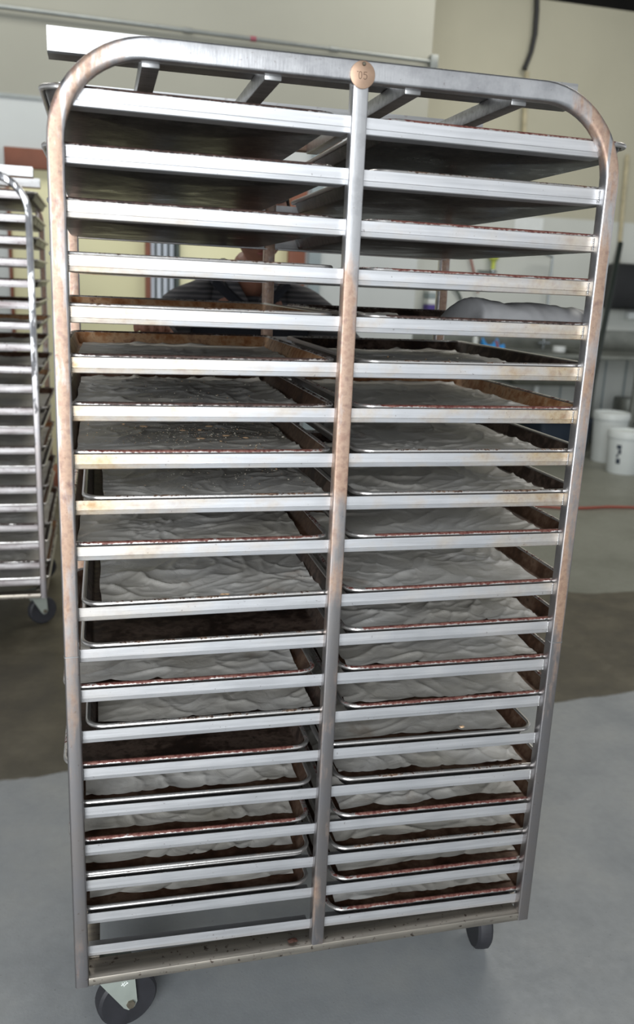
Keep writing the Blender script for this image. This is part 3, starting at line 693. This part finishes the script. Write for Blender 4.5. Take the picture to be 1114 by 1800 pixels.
for x in (XT0 + .1, 3.4, 4.95, 6.4, 7.9):
    for y in (YF + .05, YBK - .08):
        bm = bmesh.new(); tube(bm, [(x, y, FZ + .001), (x, y, ZT - .04)], .02, 10); sp_('leg', bm, M['sinksteel'])
bm = bmesh.new(); tube(bm, [(4.12, YF + .4, ZT - .30), (4.12, YF + .4, ZT - .42), (4.12, YBK - .1, ZT - .5), (4.12, YBK, ZT - .5)], .025, 10); sp_('drain_pipe', bm, M['white'])
sp_('shelf', B_((5.0, YF + .1, .12), (XT1 - .1, YBK - .05, .14), .003), M['sinksteel'])
# wall panels under the bench (white) are the wall itself; round steel bowl under the bench
def lathe_obj(name, prof, loc, m, label, cat, n=32):
    return tag(obj(name, lathe(bmesh.new(), prof, n), M[m], None, loc), label, cat)
q = at(1112, 662, Y=YF + .25)
pot = lathe_obj('steel_pot', [(.13, 0), (.145, .01), (.15, .1), (.15, .24), (.143, .24), (.143, .1), (.135, .02)], (q.x + .02, YF + .28, .14), 'sinksteel', 'round steel pot standing on the shelf under the sink bench', 'pot')
# tap, pre-rinse hose
tp = bmesh.new(); bx = at(968, 520, Y=YBK - .15)
pts = [(bx.x, YBK - .1, ZT + .0), (bx.x, YBK - .1, at(972, 460, Y=YBK - .1).z)]
g0 = at(971, 452, Y=YBK - .1); g1 = at(948, 442, Y=YBK - .15); g2 = at(935, 446, Y=YBK - .2)
tube(tp, pts + [g0 + Vector((0, 0, .0)), g1, g2], .012, 10)
tap = obj('gooseneck_tap', tp, M['chrome']); tag(tap, 'tall bent grey gooseneck tap pipe rising behind the sink', 'tap')
obj('handle', B_((bx.x - .06, YBK - .125, ZT + .05), (bx.x + .06, YBK - .095, ZT + .07), .004), M['chrome'], tap)
pipe('red_hose', [at(812, 392, Y=YR - .03), at(819, 420, Y=YR - .03), at(826, 450, Y=YR - .04), at(833, 480, Y=YR - .04), at(840, 515, Y=YR - .05)], .010, 'hose', 'thin orange-red hose hanging on the wall above the sink', 'hose')
pipe('grey_cable', [at(795, 500, Y=YR - .03), at(806, 516, Y=YR - .03), at(814, 535, Y=YR - .03), at(820, 560, Y=YR - .03)], .012, 'gap', 'curved dark cable on the white wall left of the sink', 'cable')
q = at(870, 455, Y=YR - .1)
sb = obj('spray_bottle', lathe(bmesh.new(), [(.006, -.15), (.02, -.145), (.02, -.09), (.024, -.07), (.048, -.05), (.05, .05), (.03, .07), (.015, .08)], 20), M['lime'], None, (q.x, YR - .07, q.z + .05)); tag(sb, 'lime yellow bottle hanging upside down on the wall above the sink', 'bottle')
obj('nozzle', lathe(bmesh.new(), [(.018, -.20), (.022, -.19), (.022, -.149), (.012, -.148)], 16), M['chrome'], sb)
obj('wall_bracket', B_((-.13, .03, -.175), (.06, .069, -.16), .003), M['gap'], sb)
# boxes hung on the corner : stacked cartons
q = at(757, 545, Y=YR - .1); q2 = at(757, 505, Y=YR - .1)
x_a, x_b = at(748, 540, Y=YR - .1).x, at(768, 540, Y=YR - .1).x
hh = (q2.z - q.z) / 4
for k, (mm, nm, lb) in enumerate((('purple', 'carton', 'purple carton, lowest of the small boxes stacked by the wall corner'), ('white', 'carton', 'white carton standing directly on the purple one by the wall corner'), ('greytrim', 'carton', 'grey carton between two white ones by the wall corner'), ('white', 'carton', 'white carton topmost of the small boxes by the wall corner'))):
    tag(obj(nm, B_((x_a, YR - .16, q.z + hh * k), (x_b, YR - .02, q.z + hh * (k + 1) - .002), .003), M[mm]), lb, 'box', 'small boxes by the wall corner')
tag(obj('wall_shelf', B_((x_a - .03, YR - .18, q.z - .02), (x_b + .03, YR - .001, q.z - .0005), .002), M['sinksteel']), 'small steel shelf on the wall corner holding cartons', 'shelf')
q = at(1060, 735, Y=YR)
struct('baseboard_right', B_((XC, YR - .02, FZ), (9, YR, q.z)), M['gap'])
for n_, u in enumerate((985, 1032, 1060, 1096)):
    q = at(u, 680, Y=YR); struct('trim_%d' % (n_ + 3), B_((q.x - .006, YR - .012, q.z - .25), (q.x + .006, YR, ZT - .06)), M['greytrim'])
# things on the bench edge
def on_bench(u, v): p = at(u, v, z=ZT); return p
p = on_bench(808, 606); tag(obj('sponge', B_((p.x - .09, p.y - .05, ZT + .0005), (p.x + .07, p.y + .05, ZT + .045), .012), M['sponge']), 'yellow sponge on the sink bench behind the near rack', 'sponge')
def cloth(name, x, y, w, h, m, label):
    bm = bmesh.new(); g = []
    for j in range(17):
        row = []
        for i in range(17):
            u, v = i / 16, j / 16
            row.append(bm.verts.new((x + (u - .5) * w, y + (v - .5) * .10 + .03 * math.sin(u * 9), ZT + .006 + (h * math.sin(PI * v)) * (.8 + .2 * math.sin(u * 11 + 1)))))
        g.append(row)
    for j in range(16):
        for i in range(16): bm.faces.new((g[j][i], g[j][i+1], g[j+1][i+1], g[j+1][i]))
    o = obj(name, bm, M[m]); s = o.modifiers.new('s', 'SOLIDIFY'); s.thickness = .005; return tag(o, label, 'cloth')
p = on_bench(866, 628); cloth('cleaning_cloth', p.x, p.y + .02, .20, .15, 'blue', 'bright blue cloth heaped on the sink bench behind the near rack')
pipe('red_hose', [(p.x - .02, p.y - .075, ZT + .14), (p.x + .0, p.y - .085, ZT + .07), (p.x + .02, p.y - .10, ZT + .014), (p.x + .1, p.y - .14, ZT + .012)], .010, 'hose', 'short red hose end draped over the blue cloth', 'hose')
p = on_bench(834, 612); tag(obj('cleaning_bottle', lathe(bmesh.new(), [(.022, 0), (.025, .005), (.025, .09), (.012, .11), (.012, .13)], 18), M['white'], None, (p.x, p.y, ZT + .0005)), 'small white bottle between sponge and blue cloth', 'bottle')
p = on_bench(980, 618)
cp = obj('tape_roll', lathe(bmesh.new(), [(.035, 0), (.06, 0), (.06, .05), (.035, .05), (.035, 0.001)], 28), M['white'], None, (p.x, p.y - .02, ZT + .0005)); tag(cp, 'white roll lying on the sink bench beside the right rack post', 'roll')
# leaning pole
pa = at(1048, 640, Y=YF - .03); pb = at(1090, 428, Y=YR - .10)
dv = (pb - pa).normalized(); foot = pa + dv * ((FZ + .03 - pa.z) / dv.z)
bm = bmesh.new(); tube(bm, [foot, pb], .027, 12); tag(obj('squeegee_pole', bm, M['blackgreen']), 'long black pole leaning across the bench against the right wall', 'pole')
# buckets
def bucket(x, y, R, H, label, mark):
    b = empty('bucket', (x, y, FZ)); tag(b, label, 'bucket', 'white plastic buckets on the floor')
    obj('body', lathe(bmesh.new(), [(.01, .0), (R * .86, .0), (R * .88, .008), (R * .985, H - .07), (R * .985, H - .05), (R * .99, H - .01), (R * .95, H - .01), (R * .94, H - .03), (R * .84, .02), (.01, .02)], 40), M['bucket'], b)
    obj('rim', lathe(bmesh.new(), [(R * .985, H - .06), (R * 1.03, H - .06), (R * 1.035, H - .015), (R, H), (R * .95, H), (R * .95, H - .02)], 40), M['bucket'], b)
    if mark:
        bm = bmesh.new()
        def patch(a0, a1, z0, z1):
            n = 6; rb = R * (.88 + .105 * (z0 + z1) / 2 / H) + .0035
            loft(bm, [[Vector((rb * math.cos(a0 + (a1 - a0) * k / n), rb * math.sin(a0 + (a1 - a0) * k / n), z)) for z in (z0, z1)] for k in range(n + 1)], closed=False, caps=False)
        aa = math.atan2(CAM.y - y, CAM.x - x) - .30
        patch(aa - .16, aa + .12, H * .60, H * .69); patch(aa - .05, aa + .13, H * .48, H * .585); patch(aa - .14, aa - .02, H * .40, H * .47)
        patch(aa - .13, aa + .12, H * .25, H * .37)
        obj('printed_label', bm, M['navy'], b)
    return b
p = at(1106, 835, z=FZ); bucket(p.x, p.y + .12, .150, .37, 'white bucket with dark printed label, front of the pair by the sink', True)
p = at(1076, 815, z=FZ); bucket(p.x + .02, p.y + .14, .160, .455, 'taller plain white bucket standing behind the labelled one', False)
p = at(1010, 800, z=FZ)
bn = empty('storage_bin', (p.x - .05, p.y + .3, FZ)); tag(bn, 'navy blue storage bin on the floor under the sink bench', 'bin')
bm = bmesh.new(); loft(bm, [[Vector((a, b, z)) for a, b in rrect(w, h, .04, 4)] for w, h, z in ((.50, .34, 0), (.56, .40, .30), (.60, .44, .30), (.60, .44, .33), (.55, .39, .33), (.48, .32, .03))])
obj('body', bm, M['navy'], bn)
# red hose on the floor
pts = [at(u, v, z=FZ + .013) for u, v in ((890, 880), (930, 888), (985, 893), (1030, 893), (1070, 891), (1120, 892), (1180, 896))]
pipe('floor_hose', pts, .009, 'hose', 'thin red hose lying across the floor at far right', 'hose')
# dark base cabinet seen low behind the left rack
p = at(96, 812, Y=YB - .3)
tag(obj('low_cabinet', B_((p.x - .25, YB - .35, FZ + .001), (p.x + .28, YB - .045, FZ + .13), .01), M['brownwood']), 'low brown box on the floor by the yellow door behind the racks', 'cabinet')

# ------------------------------------------------------------------ person behind the rack
def skin_mesh(verts, edges, radii, sub=2, root=0):
    me = bpy.data.meshes.new('sk'); me.from_pydata([Vector(v) for v in verts], edges, []); o = bpy.data.objects.new('sk', me); C.objects.link(o)
    o.modifiers.new('skin', 'SKIN'); o.modifiers['skin'].use_smooth_shade = True
    for i, r in enumerate(radii):
        d = me.skin_vertices[0].data[i]; d.radius = (r, r) if isinstance(r, (int, float)) else r; d.use_root = (i == root)
    o.modifiers.new('sub', 'SUBSURF').levels = sub
    dg = bpy.context.evaluated_depsgraph_get(); ev = o.evaluated_get(dg); out = bpy.data.meshes.new_from_object(ev)
    bpy.data.objects.remove(o); return out
class Sk:
    def __init__(s): s.v = []; s.e = []; s.r = []
    def add(s, p, r, par=None):
        s.v.append(Vector(p)); s.r.append(r)
        if par is not None: s.e.append((par, len(s.v) - 1))
        return len(s.v) - 1
    def chain(s, par, pts):
        for p, r in pts: par = s.add(p, r, par)
        return par
sk_ = Sk()
PXc = .495
pel = sk_.add((PXc, 1.40, .80), (.16, .12))
che = sk_.chain(pel, [((PXc, 1.38, .93), (.145, .11)), ((PXc, 1.33, 1.06), (.155, .12)), ((PXc, 1.27, 1.19), (.15, .11))])
nb = sk_.chain(che, [((PXc + .002, 1.215, 1.275), (.075, .07)), ((PXc + .005, 1.175, 1.325), (.062, .062)), ((PXc + .008, 1.145, 1.375), (.062, .062))])
hands = []
for s, elbow, wrist, tip in ((-1, (.245, 1.14, 1.12), (.205, .885, 1.155), (.190, .80, 1.178)), (1, (.79, 1.10, 1.10), (.72, .885, 1.085), (.665, .80, 1.10))):
    sh = sk_.chain(che, [((PXc + s * .13, 1.25, 1.225), .07), ((PXc + s * .195, 1.225, 1.205), .062)])
    el = sk_.chain(sh, [((Vector((PXc + s * .195, 1.225, 1.205)).lerp(Vector(elbow), .5)), .050), (elbow, .042)])
    wr = sk_.chain(el, [(Vector(elbow).lerp(Vector(wrist), .5), .036), (wrist, .026)])
    palm = sk_.chain(wr, [(Vector(wrist).lerp(Vector(tip), .45), (.032, .018)), (tip, (.036, .016))])
    T_ = Vector(tip); fdir = (T_ - Vector(wrist)).normalized()
    for k, ln in enumerate((.040, .046, .043, .034)):
        side = Vector((-.030 + .020 * k, 0, 0)) * (1 if s < 0 else -1)
        b0 = T_ + side + fdir * .012 + Vector((0, 0, .004)); b1 = b0 + fdir * ln * .55 + Vector((0, 0, .004)); b2 = b1 + fdir * ln * .3 + Vector((0, 0, -.018)); b3 = b2 + Vector((0, .004, -.016))
        sk_.chain(palm, [(b0, .0095), (b1, .009), (b2, .0085), (b3, .0075)])
    tb = T_ + Vector((.040 * (1 if s < 0 else -1), .035, -.006)); sk_.chain(palm - 1 if False else palm, [(tb, .011), (tb + Vector((.012 * (1 if s < 0 else -1), -.025, -.016)), .0095), (tb + Vector((.006 * (1 if s < 0 else -1), -.048, -.024)), .0085)])
for s in (-1, 1):
    ft = sk_.chain(pel, [((PXc + s * .09, 1.41, .72), .095), ((PXc + s * .10, 1.38, .55), .082), ((PXc + s * .11, 1.36, .36), .062), ((PXc + s * .11, 1.38, .16), .058), ((PXc + s * .11, 1.41, -.05), .042), ((PXc + s * .115, 1.39, -.105), .038), ((PXc + s * .12, 1.30, -.115), .034), ((PXc + s * .125, 1.21, -.12), .026)])
body_me = skin_mesh(sk_.v, sk_.e, sk_.r)
bm = bmesh.new(); bm.from_mesh(body_me)
HC = Vector((PXc + .012, 1.10, 1.462))
hb = bmesh.new(); bmesh.ops.create_uvsphere(hb, u_segments=72, v_segments=56, radius=1)
def g_(x, s): return math.exp(-x * x / (2 * s * s))
for v in hb.verts:
    x, y, z = v.co; fr = max(0, -y)
    wx = .078 * (1 - .22 * max(0, -z) ** 1.5) * (1 - .06 * max(0, z)); wy = .098; wz = .120
    X, Y, Z = x * wx, y * wy, z * wz
    if y < 0: Y *= 1 - .12 * max(0, z) ** 2
    if y > 0 and z < -.3: Y *= 1 - .35 * (-z - .3)
    Y -= fr * .026 * g_(X, .011) * g_(Z + .020, .018)          # nose
    Y -= fr * .012 * g_(X, .010) * g_(Z + .004, .022)
    Y -= fr * .007 * g_(X, .022) * g_(Z + .056, .006)          # upper lip
    Y -= fr * .007 * g_(X, .019) * g_(Z + .070, .006)          # lower lip
    Y += fr * .004 * g_(X, .028) * g_(Z + .063, .003)          # mouth line
    Y -= fr * .012 * g_(X, .022) * g_(Z + .100, .014)          # chin
    for e in (-.031, .031): Y += fr * .010 * g_(X - e, .014) * g_(Z - .012, .011)
    Y -= fr * .005 * g_(Z - .032, .008) * g_(X, .045)
    for e in (-1, 1):                                           # cheeks
        X += e * fr * .004 * g_(X - e * .045, .02) * g_(Z + .02, .02)
    v.co = Vector((X, Y, Z))
for e in (-1, 1):                                               # ears
    bmesh.ops.create_uvsphere(hb, u_segments=16, v_segments=12, radius=1, matrix=Matrix.Translation((e * .080, .006, -.004)) @ Matrix.Rotation(e * .35, 4, 'Z') @ Matrix.Diagonal((.008, .019, .032, 1)))
hb.transform(Matrix.Translation(HC) @ Matrix.Rotation(.30, 4, 'X'))
tmp = bpy.data.meshes.new('h'); hb.to_mesh(tmp); hb.free(); bm.from_mesh(tmp)
person = obj('person', bm, M['skin'], ang=180)
tag(person, 'person in a dark grey striped shirt leaning behind the near rack, gripping a pan edge', 'person')
rm = person.modifiers.new('remesh', 'REMESH'); rm.mode = 'VOXEL'; rm.voxel_size = .0048; rm.use_smooth_shade = True
sm = person.modifiers.new('smooth', 'SMOOTH'); sm.factor = .5; sm.iterations = 2
HM = Matrix.Translation(HC) @ Matrix.Rotation(.30, 4, 'X')
for e in (-1, 1):
    b2 = bmesh.new(); bmesh.ops.create_uvsphere(b2, u_segments=16, v_segments=12, radius=.0125, matrix=HM @ Matrix.Translation((e * .031, -.074, .012))); ey = obj('eye', b2, M['eye'], person)
    b2 = bmesh.new(); bmesh.ops.create_uvsphere(b2, u_segments=12, v_segments=8, radius=.006, matrix=HM @ Matrix.Translation((e * .031, -.0815, .012))); obj('iris', b2, M['iris'], ey)
b2 = bmesh.new()
for zz, wd in ((-.0575, .021), (-.0695, .018)):
    tube(b2, [HM @ Vector((wd * t, -.0925 + .016 * t * t * 1.0, zz + .002 * (1 - abs(t)))) for t in [-1, -.75, -.5, -.25, 0, .25, .5, .75, 1]], .004, 8, rr=[.0012, .0028, .0038, .0042, .0042, .0042, .0038, .0028, .0012])
obj('lips', b2, M['lip'], person)
hr = bmesh.new(); bmesh.ops.create_uvsphere(hr, u_segments=48, v_segments=36, radius=1)
for v in hr.verts:
    x, y, z = v.co; n = 1 + .03 * noise.noise(v.co * 9)
    v.co = Vector((x * .085 * n, y * .103 * n + .004, z * .126 * n + .003))
bmesh.ops.delete(hr, geom=[v for v in hr.verts if (v.co.y < -.02 and v.co.z < .062) or (v.co.z < -.055) or (v.co.y < .03 and v.co.z < -.012)], context='VERTS')
hr.transform(HM); ho = obj('hair', hr, M['hair'], person, ang=180); so = ho.modifiers.new('s', 'SOLIDIFY'); so.thickness = .008
# clothing
cs = Sk(); c0 = cs.add((PXc, 1.40, .80), (.185, .145))
c1 = cs.chain(c0, [((PXc, 1.38, .93), (.17, .13)), ((PXc, 1.33, 1.06), (.18, .14)), ((PXc, 1.27, 1.19), (.17, .125)), ((PXc, 1.235, 1.255), (.10, .085))])
for s, elbow, wrist in ((-1, (.245, 1.14, 1.12), (.208, .91, 1.152)), (1, (.79, 1.10, 1.10), (.725, .91, 1.087))):
    st_ = Vector((PXc + s * .195, 1.225, 1.215)); cs.chain(c1 - 1, [((PXc + s * .12, 1.25, 1.24), .085), (st_, .077), (st_.lerp(Vector(elbow), .5), .066), (elbow, .057), (Vector(elbow).lerp(Vector(wrist), .5), .050), (wrist, .040)])
me = skin_mesh(cs.v, cs.e, cs.r); b3 = bmesh.new(); b3.from_mesh(me)
for v in b3.verts: v.co += v.normal * .006 * noise.noise(v.co * 14)
shirt = obj('shirt', b3, M['shirt'], person, ang=180)
# collar opening : two lapels
b3 = bmesh.new()
for s in (-1, 1):
    tube(b3, [(PXc + s * .070, 1.245, 1.345), (PXc + s * .080, 1.185, 1.33), (PXc + s * .055, 1.130, 1.285), (PXc + s * .018, 1.115, 1.235)], .014, 10, rr=[.016, .018, .016, .008])
obj('collar', b3, M['shirt'], person)
b3 = bmesh.new()
tube(b3, [(PXc - .02, 1.105, 1.215), (PXc - .10, 1.15, 1.29), (PXc - .11, 1.26, 1.325)], .016, 8); tube(b3, [(PXc + .02, 1.105, 1.215), (PXc + .10, 1.15, 1.29), (PXc + .11, 1.26, 1.325)], .016, 8)
loft(b3, [[Vector((PXc + a, 1.395 - .17 * math.cos(a * 4) - (z - .5) * .16 - k, z)) for a in (-.17, -.12, -.06, 0, .06, .12, .17)] + [Vector((PXc + a, 1.40 - .17 * math.cos(a * 4) - (z - .5) * .16 - k, z)) for a in (.17, .12, .06, 0, -.06, -.12, -.17)] for z, k in ((.35, .0), (.6, .0), (.85, .0), (1.0, .01), (1.2, .02))])
obj('apron', b3, M['apron'], person)
ts = Sk(); t0 = ts.add((PXc, 1.40, .84), (.175, .135)); t1 = ts.chain(t0, [((PXc, 1.40, .77), (.18, .14))])
for s in (-1, 1): ts.chain(t1, [((PXc + s * .09, 1.41, .68), .11), ((PXc + s * .10, 1.38, .52), .096), ((PXc + s * .11, 1.36, .34), .078), ((PXc + s * .11, 1.38, .14), .072), ((PXc + s * .11, 1.41, -.05), .06)])
me = skin_mesh(ts.v, ts.e, ts.r); b3 = bmesh.new(); b3.from_mesh(me); obj('trousers', b3, M['trouser'], person, ang=180)
for s in (-1, 1):
    b3 = bmesh.new(); loft(b3, [[Vector((PXc + s * .118 + a, 1.31 + b, z)) for a, b in rrect(w, h, w * .45, 6)] for w, h, z in ((.095, .27, FZ + .001), (.10, .28, FZ + .02), (.095, .27, FZ + .05), (.06, .2, FZ + .085))]); obj('shoe', b3, M['shoe'], person)

# ------------------------------------------------------------------ light
wd = bpy.data.worlds.new('world'); S.world = wd; wd.use_nodes = True
wn, wl = wd.node_tree.nodes, wd.node_tree.links; bg = wn['Background']
bg.inputs[0].default_value = (.93, .97, 1.0, 1); bg.inputs[1].default_value = .62
def area(name, loc, target, sx, sy, power, col):
    l = bpy.data.lights.new(name, 'AREA'); l.shape = 'RECTANGLE'; l.size = sx; l.size_y = sy; l.energy = power; l.color = col
    o = bpy.data.objects.new(name, l); C.objects.link(o); o.location = loc
    o.rotation_euler = (Vector(target) - Vector(loc)).to_track_quat('-Z', 'Y').to_euler(); return o
area('bay_door_daylight', (-1.25, -4.3, 1.75), (.3, .5, 1.0), 2.4, 3.4, 290, (.93, .97, 1.0))
area('roof_light', (3.4, 3.6, 4.4), (3.4, 4.2, 0), 2.5, 2.0, 95, (1, .97, .9))
area('roof_light', (-.6, 3.4, 4.4), (-.6, 3.8, 0), 2.5, 1.2, 60, (1, .98, .93))
S.view_settings.view_transform = 'Standard'; S.view_settings.look = 'None'; S.view_settings.gamma = 1; S.view_settings.exposure = 0.03
S.view_settings.use_curve_mapping = False
bpy.context.view_layer.update()
